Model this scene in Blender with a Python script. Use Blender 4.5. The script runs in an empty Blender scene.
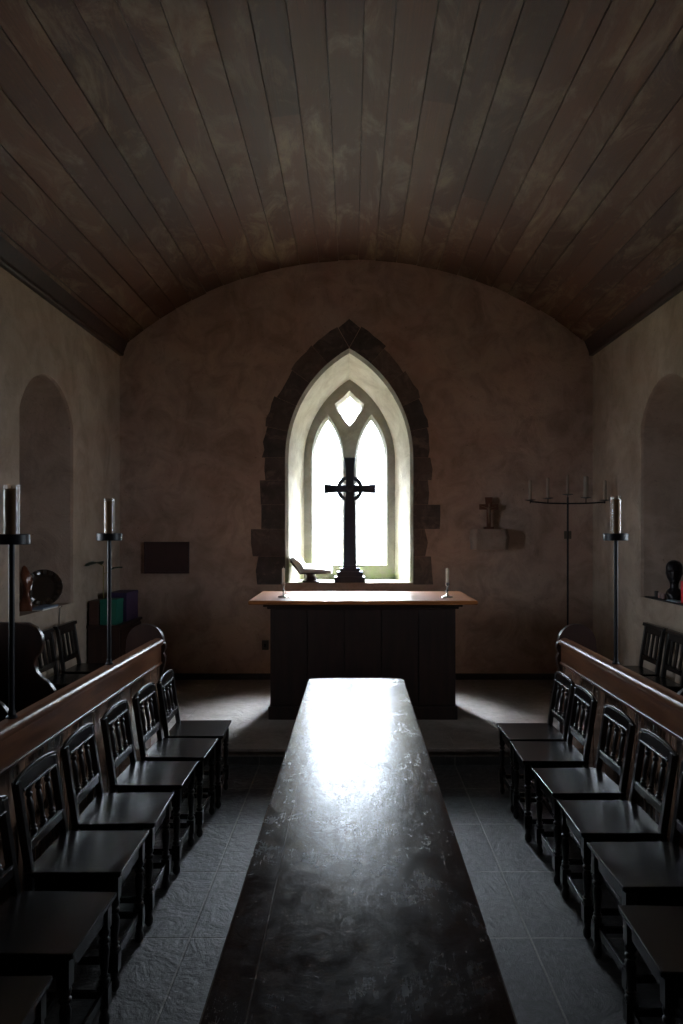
import bpy, math, random
from math import pi, sin, cos, sqrt, atan2, radians
from mathutils import Vector, Matrix
from mathutils.geometry import tessellate_polygon
random.seed(7)
S = bpy.context.scene
COL = S.collection

# ------------------------------------------------------------------ camera, world, exposure
F = 740.0                                   # focal length in pixels of a 683x1024 frame
cam_d = bpy.data.cameras.new('camera'); cam = bpy.data.objects.new('camera', cam_d); COL.objects.link(cam)
cam_d.sensor_fit = 'VERTICAL'; cam_d.sensor_height = 36.0; cam_d.lens = 36.0*F/1024
cam_d.shift_y = 19.0/1024; cam_d.shift_x = -11.5/1024
cam_d.clip_start = 0.05
cam.location = (0, 0, 1.70); cam.rotation_euler = (pi/2, 0, 0)
S.camera = cam
S.view_settings.view_transform = 'Standard'; S.view_settings.look = 'None'
S.view_settings.gamma = 1.0; S.view_settings.use_curve_mapping = False
S.view_settings.exposure = 1.35
S.cycles.use_denoising = True
S.cycles.max_bounces = 9; S.cycles.diffuse_bounces = 6; S.cycles.glossy_bounces = 4
S.cycles.transparent_max_bounces = 12; S.cycles.sample_clamp_indirect = 6.0
S.cycles.caustics_reflective = False; S.cycles.caustics_refractive = False

W = bpy.data.worlds.new('world'); S.world = W; W.use_nodes = True
wn = W.node_tree; wn.nodes.clear()
wo = wn.nodes.new('ShaderNodeOutputWorld'); wb = wn.nodes.new('ShaderNodeBackground')
wt = wn.nodes.new('ShaderNodeTexCoord'); wx = wn.nodes.new('ShaderNodeSeparateXYZ'); wr = wn.nodes.new('ShaderNodeValToRGB')
wm = wn.nodes.new('ShaderNodeMapRange'); wm.inputs[1].default_value = -1; wm.inputs[2].default_value = 1
wn.links.new(wt.outputs['Generated'], wx.inputs[0]); wn.links.new(wx.outputs['Z'], wm.inputs[0])
wn.links.new(wm.outputs[0], wr.inputs[0]); wn.links.new(wr.outputs[0], wb.inputs[0]); wn.links.new(wb.outputs[0], wo.inputs[0])
cr = wr.color_ramp
cr.elements[0].position = 0.40; cr.elements[0].color = (0.20, 0.22, 0.17, 1)       # meadow and sea in haze
cr.elements[1].position = 0.47; cr.elements[1].color = (0.68, 0.81, 0.94, 1)
e = cr.elements.new(0.56); e.color = (0.78, 0.89, 1.0, 1)
e = cr.elements.new(1.0); e.color = (0.80, 0.90, 1.0, 1)
wg = wn.nodes.new('ShaderNodeVectorMath'); wg.operation = 'DOT_PRODUCT'; wg.inputs[1].default_value = (0.0, cos(radians(52)), sin(radians(52)))
wg2 = wn.nodes.new('ShaderNodeMapRange'); wg2.interpolation_type = 'SMOOTHSTEP'
wg2.inputs[1].default_value = 0.83; wg2.inputs[2].default_value = 1.0; wg2.inputs[3].default_value = 8.0; wg2.inputs[4].default_value = 330.0
wn.links.new(wt.outputs['Generated'], wg.inputs[0]); wn.links.new(wg.outputs['Value'], wg2.inputs[0]); wn.links.new(wg2.outputs[0], wb.inputs[1])
wb.inputs[1].default_value = 20.0                                                    # bright overcast sky

def portal(x, y, z, sx, sz, rot):
    d = bpy.data.lights.new('daylight_portal', 'AREA'); d.shape = 'RECTANGLE'; d.size = sx; d.size_y = sz
    d.cycles.is_portal = True
    o = bpy.data.objects.new('daylight_portal', d); COL.objects.link(o); o.location = (x, y, z); o.rotation_euler = rot
# room constants
XL, XR, YB, YF = -2.48, 2.55, 7.87, -3.0
STEP_Y, STEP_H = 5.38, 0.124
EX = -0.04                                   # east window axis
NICHE_Y, NEAR_Y = 6.03, 4.20
portal(EX, YB+0.86, 2.2, 1.1, 2.3, (-pi/2, 0, 0))
for yy in (NEAR_Y,):
    portal(XL-0.80, yy, 2.05, 0.50, 1.6, (0, -pi/2, 0))
    portal(XR+0.80, yy, 2.05, 0.50, 1.6, (0, pi/2, 0))
for o in COL.objects:                        # area lights shine along their local -Z: side portals need their long side upright
    if o.type == 'LIGHT' and abs(o.location.x) > 3: o.data.size, o.data.size_y = 1.8, 0.8

# ------------------------------------------------------------------ node materials
class Mat:
    def __init__(s, name, rough=0.5, metal=0.0, coat=0.0, spec=0.5):
        s.m = bpy.data.materials.new(name); s.m.use_nodes = True; s.t = s.m.node_tree
        s.p = s.t.nodes['Principled BSDF']
        s.p.inputs['Roughness'].default_value = rough; s.p.inputs['Metallic'].default_value = metal
        s.p.inputs['Coat Weight'].default_value = coat; s.p.inputs['Coat Roughness'].default_value = 0.15
        s.p.inputs['Specular IOR Level'].default_value = spec
    def n(s, t, **kw):
        x = s.t.nodes.new(t)
        for k, v in kw.items():
            if k.startswith('i_'):
                k2 = k[2:]; x.inputs[int(k2) if k2.isdigit() else k2].default_value = v
            else: setattr(x, k, v)
        return x
    def l(s, a, b): s.t.links.new(a, b)
    def coord(s, kind='Object', scale=(1, 1, 1), rot=(0, 0, 0)):
        c = s.n('ShaderNodeTexCoord'); m = s.n('ShaderNodeMapping')
        m.inputs['Scale'].default_value = scale; m.inputs['Rotation'].default_value = rot
        s.l(c.outputs[kind], m.inputs[0]); return m.outputs[0]
    def noise(s, vec, scale, detail=5, rough=0.6, dist=0.0):
        x = s.n('ShaderNodeTexNoise', i_Scale=scale, i_Detail=detail, i_Roughness=rough, i_Distortion=dist)
        s.l(vec, x.inputs['Vector']); return x.outputs['Fac']
    def ramp(s, fac, stops):
        r = s.n('ShaderNodeValToRGB'); c = r.color_ramp
        for i, (p, col) in enumerate(stops):
            if isinstance(col, (int, float)): col = (col, col, col)
            el = c.elements[i] if i < 2 else c.elements.new(p)
            el.position = p; el.color = (*col, 1)
        s.l(fac, r.inputs[0]); return r.outputs[0]
    def mix(s, fac, a, b, mode='MIX'):
        x = s.n('ShaderNodeMix', data_type='RGBA', blend_type=mode)
        for inp, v in ((x.inputs[0], fac), (x.inputs[6], a), (x.inputs[7], b)):
            if hasattr(v, 'is_linked') or isinstance(v, bpy.types.NodeSocket): s.l(v, inp)
            elif isinstance(v, (int, float)): inp.default_value = v
            else: inp.default_value = (*v, 1)
        return x.outputs[2]
    def math(s, op, a, b=0.0):
        x = s.n('ShaderNodeMath', operation=op)
        for inp, v in ((x.inputs[0], a), (x.inputs[1], b)):
            if isinstance(v, bpy.types.NodeSocket): s.l(v, inp)
            else: inp.default_value = v
        return x.outputs[0]
    def color(s, v):
        if isinstance(v, bpy.types.NodeSocket): s.l(v, s.p.inputs['Base Color'])
        else: s.p.inputs['Base Color'].default_value = (*v, 1)
        return s
    def bump(s, h, strength=0.3, dist=0.01):
        b = s.n('ShaderNodeBump', i_Strength=strength, i_Distance=dist); s.l(h, b.inputs['Height'])
        s.l(b.outputs[0], s.p.inputs['Normal']); return s
    def rough(s, v): s.l(v, s.p.inputs['Roughness']); return s

def plain(name, col, rough=0.5, metal=0.0, coat=0.0, var=0.25, scale=9.0, bump=0.1, spec=0.5):
    m = Mat(name, rough, metal, coat, spec); v = m.coord()
    f = m.noise(v, scale)
    m.color(m.mix(f, tuple(c*(1-var) for c in col), tuple(c*(1+var) for c in col)))
    m.bump(m.noise(v, scale*6), bump, 0.004); return m.m

def wood(name, a, b, axis='y', rough=0.35, coat=0.3, scale=1.0, bump=0.12, spec=0.5):
    m = Mat(name, rough, 0, coat, spec)
    sc = {'x': (1.2, 14, 14), 'y': (14, 1.2, 14), 'z': (14, 14, 1.2)}[axis]
    v = m.coord('Object', tuple(q*scale for q in sc))
    g = m.noise(v, 2.2, 6, 0.6, 0.25); big = m.noise(m.coord('Object'), 1.7, 3)
    c = m.mix(m.ramp(g, [(0.32, 0), (0.68, 1)]), a, b)
    m.color(m.mix(0.45, c, m.ramp(big, [(0.3, 0.35), (0.7, 1)]), 'MULTIPLY'))
    m.bump(g, bump, 0.004); return m.m

def plaster(name, low, high, stain=(0.16, 0.12, 0.09), amt=0.5, moss=False):
    m = Mat(name, 0.92, spec=0.2); v = m.coord('Object')
    n1 = m.noise(v, 0.9, 6, 0.62, 0.4); n2 = m.noise(v, 3.3, 8, 0.7, 0.8); n3 = m.noise(v, 22, 4)
    c = m.mix(m.ramp(n1, [(0.36, 0), (0.66, 1)]), low, high)
    c = m.mix(m.math('MULTIPLY', m.ramp(n2, [(0.44, 0), (0.66, 1)]), amt), c, stain)
    c = m.mix(m.math('MULTIPLY', m.ramp(n3, [(0.55, 0), (0.8, 1)]), 0.25), c, tuple(q*0.55 for q in high))
    sp = m.noise(v, 34, 2)
    c = m.mix(m.math('MULTIPLY', m.ramp(sp, [(0.70, 0), (0.73, 1)]), 0.35), c, tuple(q*0.35 for q in stain))
    if moss:
        sx = m.n('ShaderNodeSeparateXYZ'); m.l(v, sx.inputs[0])
        lowz = m.ramp(m.math('MULTIPLY', m.math('SUBTRACT', sx.outputs['Z'], 1.1), 1.4), [(0.0, 1), (0.55, 0)])
        k = m.math('MULTIPLY', lowz, m.ramp(m.noise(v, 7, 6, 0.7), [(0.42, 0), (0.58, 1)]))
        c = m.mix(m.math('MULTIPLY', k, 0.85), c, (0.17, 0.22, 0.07))
    m.color(c)
    hh = m.math('ADD', m.math('MULTIPLY', m.noise(v, 1.6, 3), 1.5), m.math('ADD', m.math('MULTIPLY', n2, 0.5), m.math('MULTIPLY', m.noise(v, 45, 3), 0.12)))
    m.bump(hh, 0.75, 0.03); return m.m

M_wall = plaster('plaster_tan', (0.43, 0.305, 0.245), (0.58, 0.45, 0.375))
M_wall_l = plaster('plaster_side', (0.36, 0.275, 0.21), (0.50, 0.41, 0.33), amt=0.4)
M_reveal = plaster('limewashed_reveal', (0.58, 0.52, 0.42), (0.78, 0.73, 0.62), (0.33, 0.26, 0.17), 0.45, moss=True)
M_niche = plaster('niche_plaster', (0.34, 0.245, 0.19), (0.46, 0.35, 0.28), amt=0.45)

def stone_blocks():
    m = Mat('sandstone_blocks', 0.9, spec=0.2); v = m.coord('Object')
    uv = m.n('ShaderNodeUVMap'); sx = m.n('ShaderNodeSeparateXYZ'); m.l(uv.outputs[0], sx.inputs[0])
    tone = m.ramp(sx.outputs['X'], [(0.0, (0.085, 0.078, 0.078)), (0.5, (0.125, 0.105, 0.098)), (1.0, (0.18, 0.14, 0.12))])
    n = m.noise(v, 6, 8, 0.7, 0.5)
    c = m.mix(0.7, tone, m.ramp(n, [(0.3, 0.45), (0.7, 1.25)]), 'MULTIPLY')
    w = m.noise(v, 4.5, 7, 0.72, 1.0)          # remains of plaster over the stones
    c = m.mix(m.math('MULTIPLY', m.ramp(w, [(0.50, 0), (0.66, 1)]), 0.6), c, (0.27, 0.21, 0.18))
    m.color(c); m.bump(m.math('ADD', n, m.math('MULTIPLY', m.noise(v, 40), 0.2)), 0.7, 0.02); return m.m
M_stone = stone_blocks()
M_tracery = plaster('tracery_stone', (0.22, 0.20, 0.17), (0.36, 0.33, 0.28), (0.12, 0.11, 0.08), 0.5, moss=True)
M_bracket = plaster('bracket_stone', (0.32, 0.25, 0.21), (0.42, 0.35, 0.30), amt=0.5)

def slate():
    m = Mat('slate_flags', 0.5, spec=0.3); v = m.coord('Object')
    br = m.n('ShaderNodeTexBrick', offset=0.0, squash=1.0); mp = m.n('ShaderNodeMapping')
    mp.inputs['Location'].default_value = (0.68+0.71*6, -0.09+0.6*10, 0)
    m.l(v, mp.inputs[0]); m.l(mp.outputs[0], br.inputs[0])
    br.inputs['Scale'].default_value = 1.0; br.inputs['Brick Width'].default_value = 0.71; br.inputs['Row Height'].default_value = 0.6
    br.inputs['Mortar Size'].default_value = 0.005; br.inputs['Mortar Smooth'].default_value = 0.3
    br.inputs['Color1'].default_value = (0.033, 0.032, 0.031, 1); br.inputs['Color2'].default_value = (0.050, 0.047, 0.044, 1)
    br.inputs['Mortar'].default_value = (0.10, 0.092, 0.08, 1)
    n = m.noise(v, 5, 8, 0.68, 0.8); f = m.noise(v, 26, 6, 0.7)
    sz = m.n('ShaderNodeSeparateXYZ'); m.l(v, sz.inputs[0])
    base = m.mix(m.math('GREATER_THAN', sz.outputs['Z'], 0.06), br.outputs[0], (0.21, 0.175, 0.15))
    m.color(m.mix(0.6, base, m.ramp(n, [(0.3, 0.55), (0.7, 1.4)]), 'MULTIPLY'))
    h = m.math('ADD', m.math('MULTIPLY', n, 1.0), m.math('MULTIPLY', f, 0.35))
    h = m.math('SUBTRACT', h, m.math('MULTIPLY', br.outputs[1], 0.8))
    m.bump(h, 0.9, 0.022); m.rough(m.ramp(f, [(0.3, 0.42), (0.7, 0.65)])); return m.m
M_floor = slate()

def ceiling_wood():
    m = Mat('ceiling_boards', 0.55, 0, 0.0, 0.35)
    uv = m.n('ShaderNodeUVMap'); sx = m.n('ShaderNodeSeparateXYZ'); m.l(uv.outputs[0], sx.inputs[0])
    idx = m.math('FLOOR', sx.outputs['X'])
    wn1 = m.n('ShaderNodeTexWhiteNoise', noise_dimensions='1D'); m.l(idx, wn1.inputs['W'])
    off = m.math('ADD', sx.outputs['Y'], m.math('MULTIPLY', wn1.outputs['Value'], 3.0))
    seg = m.math('FLOOR', m.math('DIVIDE', off, 3.1))
    cb = m.n('ShaderNodeCombineXYZ'); m.l(idx, cb.inputs[0]); m.l(seg, cb.inputs[1])
    wn2 = m.n('ShaderNodeTexWhiteNoise', noise_dimensions='3D'); m.l(cb.outputs[0], wn2.inputs['Vector'])
    tone = m.ramp(wn2.outputs['Value'], [(0.0, (0.062, 0.022, 0.011)), (0.4, (0.088, 0.033, 0.016)), (0.75, (0.110, 0.046, 0.024)), (1.0, (0.140, 0.068, 0.037))])
    v = m.coord('UV', (9, 0.55, 1)); g = m.noise(v, 2.0, 8, 0.7, 0.7)
    vv = m.n('ShaderNodeCombineXYZ'); m.l(m.math('MULTIPLY', sx.outputs['X'], 0.55), vv.inputs[0]); m.l(m.math('MULTIPLY', sx.outputs['Y'], 1.0), vv.inputs[1]); m.l(m.math('MULTIPLY', idx, 0.23), vv.inputs[2])
    bl = m.noise(vv.outputs[0], 1.35, 8, 0.72, 0.8)
    c = m.mix(0.75, tone, m.ramp(g, [(0.28, 0.5), (0.72, 1.3)]), 'MULTIPLY')
    c = m.mix(m.math('MULTIPLY', m.ramp(bl, [(0.50, 0), (0.70, 1)]), 0.65), c, (0.29, 0.215, 0.135))
    kn = m.noise(m.coord('UV', (16, 2.2, 1)), 1.3, 2)
    c = m.mix(m.math('MULTIPLY', m.ramp(kn, [(0.66, 0), (0.71, 1)]), 0.8), c, (0.03, 0.02, 0.014))
    m.color(c); m.bump(g, 0.2, 0.006); m.rough(m.ramp(g, [(0.2, 0.42), (0.9, 0.7)])); return m.m
M_ceil = ceiling_wood()

def table_wood():
    m = Mat('oak_table_top', 0.3, 0, 0.0, 0.42)
    v = m.coord('Object', (14, 1.0, 14)); o = m.coord('Object')
    g = m.noise(v, 2.0, 8, 0.7, 0.8); bl = m.noise(o, 2.4, 7, 0.72, 1.2)
    sc = m.noise(m.coord('Object', (90, 5.0, 1), (0, 0, 0.12)), 1.0, 5, 0.8, 1.6)
    sc2 = m.noise(m.coord('Object', (7, 80, 1), (0, 0, 0.35)), 1.0, 4, 0.8, 1.2)
    sp = m.noise(o, 55, 2)
    c = m.mix(m.ramp(g, [(0.3, 0), (0.7, 1)]), (0.009, 0.005, 0.005), (0.026, 0.015, 0.013))
    c = m.mix(m.math('MULTIPLY', m.ramp(sp, [(0.76, 0), (0.775, 1)]), 0.4), c, (0.30, 0.29, 0.27))
    xs = m.n('ShaderNodeSeparateXYZ'); m.l(o, xs.inputs[0])
    sm = m.math('LESS_THAN', m.math('ABSOLUTE', m.math('ADD', xs.outputs['X'], 0.205)), 0.0016)     # plank joint
    c = m.mix(sm, c, (0.09, 0.075, 0.065))
    m.color(c)
    mt = m.noise(m.coord('Object', (1.6, 1, 1)), 13, 6, 0.75, 0.8)
    r = m.math('ADD', m.math('MULTIPLY', m.ramp(mt, [(0.38, 0), (0.70, 1)]), 0.10), m.ramp(bl, [(0.3, 0.10), (0.72, 0.26)]))
    r = m.math('ADD', r, m.math('MULTIPLY', m.ramp(sc, [(0.45, 0), (0.75, 1)]), 0.06))
    m.rough(r)
    h = m.math('ADD', m.math('MULTIPLY', g, 0.35), m.math('ADD', m.math('MULTIPLY', m.ramp(sc, [(0.60, 1), (0.66, 0)]), 0.10), m.math('MULTIPLY', m.ramp(sc2, [(0.66, 1), (0.70, 0)]), 0.09)))
    h = m.math('ADD', h, m.math('MULTIPLY', bl, 0.6))
    h = m.math('ADD', h, m.math('MULTIPLY', m.noise(m.coord('Object', (1.8, 1, 1)), 17, 5, 0.75, 0.6), 0.9))
    h = m.math('SUBTRACT', h, m.math('MULTIPLY', sm, 0.6)); m.bump(h, 0.2, 0.004); return m.m
M_table = table_wood()
M_table_side = wood('oak_table_frame', (0.022, 0.012, 0.008), (0.055, 0.032, 0.022), 'z')
M_chair = wood('black_oak', (0.004, 0.003, 0.003), (0.009, 0.007, 0.006), 'x', 0.27, 0.08, 1.0, 0.03)
M_chair_z = wood('black_oak_upright', (0.004, 0.003, 0.003), (0.009, 0.007, 0.006), 'z', 0.30, 0.25, 1.0, 0.03)
M_pew = wood('varnished_oak_rail', (0.085, 0.030, 0.014), (0.19, 0.080, 0.038), 'y', 0.30, 0.5)
M_pew_z = wood('varnished_oak_boards', (0.16, 0.085, 0.055), (0.30, 0.18, 0.12), 'z', 0.16, 1.0)
M_end = wood('dark_bench_end', (0.012, 0.005, 0.004), (0.026, 0.011, 0.008), 'z', 0.32, 0.4)
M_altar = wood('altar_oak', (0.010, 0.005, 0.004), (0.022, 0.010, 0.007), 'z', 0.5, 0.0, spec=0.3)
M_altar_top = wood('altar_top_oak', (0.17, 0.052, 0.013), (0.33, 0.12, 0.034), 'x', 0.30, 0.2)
M_iron = plain('black_iron', (0.005, 0.005, 0.008), 0.42, 0.0, spec=0.3)
M_cross = plain('cross_dark_haze', (0.030, 0.040, 0.062), 0.35, 0.0)  # bluish haze from the window behind is put into this dark colour
M_wax = plain('ivory_wax', (0.62, 0.56, 0.44), 0.5)
M_amber = plain('amber_wax', (0.20, 0.105, 0.045), 0.4)
M_dullwax = plain('dull_wax', (0.30, 0.24, 0.19), 0.6)  # darker, duller wax colour than the ivory candles
M_wick = plain('wick', (0.02, 0.02, 0.02), 0.9)
M_silver = plain('tarnished_silver', (0.45, 0.45, 0.45), 0.25, 0.9)
M_paper = plain('book_paper', (0.85, 0.83, 0.78), 0.8, var=0.08)
M_leather = plain('book_cover', (0.13, 0.12, 0.10), 0.6)
M_redwood = wood('reddish_wood', (0.028, 0.011, 0.008), (0.055, 0.021, 0.015), 'z', 0.45, 0.1)
M_green = plain('green_card', (0.010, 0.165, 0.115), 0.55, var=0.12)
M_purple = plain('purple_card', (0.050, 0.026, 0.085), 0.55, var=0.12)
M_brownc = plain('brown_card', (0.080, 0.035, 0.025), 0.6)
M_blue = plain('blue_grey_paper', (0.20, 0.27, 0.38), 0.6, var=0.1)
M_red = plain('red_card', (0.62, 0.015, 0.025), 0.45, var=0.1)
M_pink = plain('pale_pink_wax', (0.42, 0.28, 0.25), 0.5)
M_copper = plain('brown_glaze', (0.16, 0.055, 0.028), 0.25, 0.1, 0.5)
M_plate = plain('carved_plate_wood', (0.050, 0.036, 0.026), 0.25, 0.2, 0.5)
M_bronze = plain('dark_bronze', (0.022, 0.020, 0.024), 0.28, 0.5)
M_leaf = plain('leaf', (0.045, 0.07, 0.045), 0.5)
M_stem = plain('plant_stem', (0.28, 0.22, 0.06), 0.6)
M_plaque = plain('plaque_wood', (0.050, 0.026, 0.026), 0.5)
M_crucifix = plain('crucifix_wood', (0.13, 0.050, 0.028), 0.5)
M_figure = plain('crucifix_figure', (0.22, 0.13, 0.08), 0.4)
M_grey = plain('grey_plastic', (0.05, 0.045, 0.04), 0.5)
M_lead = plain('lead', (0.16, 0.16, 0.16), 0.6, 0.2)

def glass(name, tint=(0.97, 0.98, 1.0), gl=0.06):
    m = bpy.data.materials.new(name); m.use_nodes = True; t = m.node_tree; t.nodes.clear()
    o = t.nodes.new('ShaderNodeOutputMaterial'); x = t.nodes.new('ShaderNodeMixShader')
    a = t.nodes.new('ShaderNodeBsdfTransparent'); b = t.nodes.new('ShaderNodeBsdfGlossy')
    n = t.nodes.new('ShaderNodeTexNoise'); n.inputs['Scale'].default_value = 6
    bp = t.nodes.new('ShaderNodeBump'); bp.inputs['Strength'].default_value = 0.1
    t.links.new(n.outputs[0], bp.inputs['Height']); t.links.new(bp.outputs[0], b.inputs['Normal'])
    a.inputs[0].default_value = (*tint, 1); b.inputs[1].default_value = 0.08; x.inputs[0].default_value = gl
    t.links.new(a.outputs[0], x.inputs[1]); t.links.new(b.outputs[0], x.inputs[2]); t.links.new(x.outputs[0], o.inputs[0])
    return m
M_glass = glass('window_glass'); M_tube = glass('clear_tube_glass', (0.93, 0.92, 0.90), 0.045)

# ------------------------------------------------------------------ mesh helpers
class MB:
    def __init__(s): s.v = []; s.f = []; s.uv = None
    def add(s, vs, fs):
        b = len(s.v); s.v += [tuple(p) for p in vs]; s.f += [tuple(b+i for i in f) for f in fs]; return s
    def box(s, x0, x1, y0, y1, z0, z1):
        return s.add([(x0,y0,z0),(x1,y0,z0),(x1,y1,z0),(x0,y1,z0),(x0,y0,z1),(x1,y0,z1),(x1,y1,z1),(x0,y1,z1)],
                     [(0,3,2,1),(4,5,6,7),(0,1,5,4),(1,2,6,5),(2,3,7,6),(3,0,4,7)])
    def prism(s, poly, axis, a, b):
        """poly (p, q) points; axis 'x': (y,z), 'y': (x,z), 'z': (x,y); extruded from a to b"""
        P = {'x': lambda p, d: (d, p[0], p[1]), 'y': lambda p, d: (p[0], d, p[1]), 'z': lambda p, d: (p[0], p[1], d)}[axis]
        n = len(poly); vs = [P(p, a) for p in poly] + [P(p, b) for p in poly]
        return s.add(vs, [tuple(range(n))[::-1], tuple(range(n, 2*n))] + [(i, (i+1) % n, n+(i+1) % n, n+i) for i in range(n)])
    def lathe(s, prof, c=(0, 0, 0), seg=16, mat=None):
        """prof: (r, z) list from bottom to top, capped"""
        vs = []; n = len(prof)
        for r, z in prof:
            for k in range(seg):
                a = 2*pi*k/seg; p = Vector((r*cos(a), r*sin(a), z))
                if mat: p = mat @ p
                vs.append((p.x+c[0], p.y+c[1], p.z+c[2]))
        fs = [(i*seg+k, i*seg+(k+1) % seg, (i+1)*seg+(k+1) % seg, (i+1)*seg+k) for i in range(n-1) for k in range(seg)]
        fs += [tuple(range(seg))[::-1], tuple((n-1)*seg+k for k in range(seg))]
        return s.add(vs, fs)
    def tube(s, pts, r, seg=10):
        pts = [Vector(p) for p in pts]; rs = r if isinstance(r, (list, tuple)) else [r]*len(pts); vs = []
        for i, p in enumerate(pts):
            t = (pts[min(i+1, len(pts)-1)] - pts[max(i-1, 0)]).normalized()
            u = t.cross(Vector((0, 0, 1)) if abs(t.z) < 0.9 else Vector((1, 0, 0))).normalized(); w = t.cross(u)
            for k in range(seg):
                a = 2*pi*k/seg; vs.append(p + rs[i]*(cos(a)*u + sin(a)*w))
        n = len(pts)
        fs = [(i*seg+k, i*seg+(k+1) % seg, (i+1)*seg+(k+1) % seg, (i+1)*seg+k) for i in range(n-1) for k in range(seg)]
        fs += [tuple(range(seg))[::-1], tuple((n-1)*seg+k for k in range(seg))]
        return s.add(vs, fs)
    def holed(s, outer, holes, P):
        """flat plate with holes; P maps (u, v) to 3D"""
        loops = [[Vector((u, v, 0)) for u, v in L] for L in [outer]+holes]
        flat = [p for L in loops for p in L]
        return s.add([P(p.x, p.y) for p in flat], [tuple(t) for t in tessellate_polygon(loops)])
    def loft(s, A, B, closed=True):
        n = len(A)
        return s.add(list(A)+list(B), [(i, (i+1) % n, n+(i+1) % n, n+i) for i in range(n if closed else n-1)])
    def build(s, name, mat, parent=None, bevel=0.0, smooth=True, loc=None, fix=True):
        me = bpy.data.meshes.new(name); me.from_pydata(s.v, [], s.f); me.update()
        if fix:
            import bmesh
            bm = bmesh.new(); bm.from_mesh(me); bmesh.ops.recalc_face_normals(bm, faces=bm.faces); bm.to_mesh(me); bm.free()
        if s.uv:
            ul = me.uv_layers.new(name='UVMap')
            for p in me.polygons:
                for li in p.loop_indices: ul.data[li].uv = s.uv(p.index, me.loops[li].vertex_index)
        o = bpy.data.objects.new(name, me); COL.objects.link(o); me.materials.append(mat)
        if smooth:
            for p in me.polygons: p.use_smooth = True
            me.set_sharp_from_angle(angle=radians(38))
        if bevel:
            b = o.modifiers.new('bevel', 'BEVEL'); b.width = bevel; b.segments = 2; b.limit_method = 'ANGLE'; b.angle_limit = radians(40)
            b.harden_normals = True
        if parent: o.parent = parent
        if loc: o.location = loc
        return o

def tag(o, label=None, cat=None, group=None, kind=None):
    if label: o['label'] = label
    if cat: o['category'] = cat
    if group: o['group'] = group
    if kind: o['kind'] = kind
    return o
def struct(o): o['kind'] = 'structure'; return o
def thing(name, label, cat, loc, rz=0, group=None):
    o = bpy.data.objects.new(name, None); COL.objects.link(o); o.location = loc; o.rotation_euler = (0, 0, rz)
    o.empty_display_size = 0.1
    return tag(o, label, cat, group)
def copy_tree(o, parent=None):
    c = o.copy(); COL.objects.link(c); c.parent = parent
    for ch in list(o.children): copy_tree(ch, c)
    return c

def gothic(cx, hw, z0, zs, za, n=14, e=0.0):
    """pointed arch outline from bottom left over the apex to bottom right"""
    rise = za-zs; R = (hw*hw+rise*rise)/(2*hw); a1 = atan2(rise, R-hw)
    L = [(cx-hw, z0), (cx-hw, z0+(zs-z0)*0.5)] + [(cx-hw+R-R*cos(a1*i/n), zs+R*sin(a1*i/n)) for i in range(n+1)]
    return L + [(2*cx-x, z) for x, z in L[-2::-1]]
def segarch(cx, hw, z0, zs, za, n=20):
    rise = za-zs; R = (hw*hw+rise*rise)/(2*rise); zc = za-R; a = math.asin(min(1, hw/R))
    return [(cx-hw, z0)] + [(cx+R*sin(-a+2*a*i/n), zc+R*cos(-a+2*a*i/n)) for i in range(n+1)] + [(cx+hw, z0)]

# ------------------------------------------------------------------ setting: floor, walls, ceiling
fl = MB(); TH = 3.3
fl.prism([(YF-0.1, -0.15), (YF-0.1, 0), (STEP_Y, 0), (STEP_Y, STEP_H-0.028), (STEP_Y-0.02, STEP_H-0.022), (STEP_Y-0.02, STEP_H-0.004), (STEP_Y-0.016, STEP_H), (YB+0.1, STEP_H), (YB+0.1, -0.15)], 'x', XL-0.1, XR+0.1)
struct(fl.build('floor', M_floor, smooth=False))

VC, VR, VZ = 0.035, 3.834, 0.746             # vault axis x, radius, centre height
def vault(a): return (VC+VR*sin(a), VZ+VR*cos(a))
A0 = 0.7155+0.012
# east wall with the pointed window opening
wall = MB()
outer = [(XL-0.02, -0.05), (XL-0.02, 3.55)] + [(VC+(VR+0.05)*sin(-A0+2*A0*i/40), VZ+(VR+0.05)*cos(-A0+2*A0*i/40)) for i in range(41)] + [(XR+0.02, 3.55), (XR+0.02, -0.05)]
SILL = 1.15
open0 = gothic(EX, 0.682, SILL-0.0, 2.48, 3.645)
open1 = gothic(EX, 0.650, SILL, 2.48, 3.60)
open2 = gothic(EX, 0.515, SILL, 2.50, 3.43)
wall.holed(outer, [open0], lambda u, v: (u, YB, v))
struct(wall.build('wall_east', M_wall, smooth=False, fix=False))
rv = MB()
ch = MB(); ch.loft([(u, YB, v) for u, v in open0], [(u, YB+0.04, v) for u, v in open1])
struct(ch.build('trim_5', M_tracery))
rv.loft([(u, YB+0.04, v) for u, v in open1], [(u, YB+0.62, v) for u, v in open2])
struct(rv.build('trim_1', M_reveal))

# tracery window: two lancets and a lobed eye
Dt = YB+0.60
lan = []
for cx in (EX-0.2515, EX+0.2515): lan.append((cx, 0.156))
def kite(g):
    cx, pts = EX, []
    P = [(0, 3.275), (0.055, 3.215), (0.085, 3.19), (0.138, 3.145), (0.115, 3.075), (0.075, 3.03), (0.05, 2.985), (0, 2.93)]
    cz = 3.10
    full = P + [(-x, z) for x, z in P[-2:0:-1]]
    return [(cx+x*(1+g/0.13), cz+(z-cz)*(1+g/0.16)) for x, z in full]
h_front = [gothic(cx, hw+0.025, 1.31, 2.54, 3.035) for cx, hw in lan] + [kite(0.03)]
h_back = [gothic(cx, hw, 1.335, 2.54, 3.0) for cx, hw in lan] + [kite(0.0)]
outer_w = gothic(EX, 0.53, SILL-0.02, 2.50, 3.46)
tr = MB()
tr.holed(outer_w, h_front, lambda u, v: (u, Dt, v))
tr.holed(outer_w, h_back, lambda u, v: (u, Dt+0.22, v))
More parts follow.
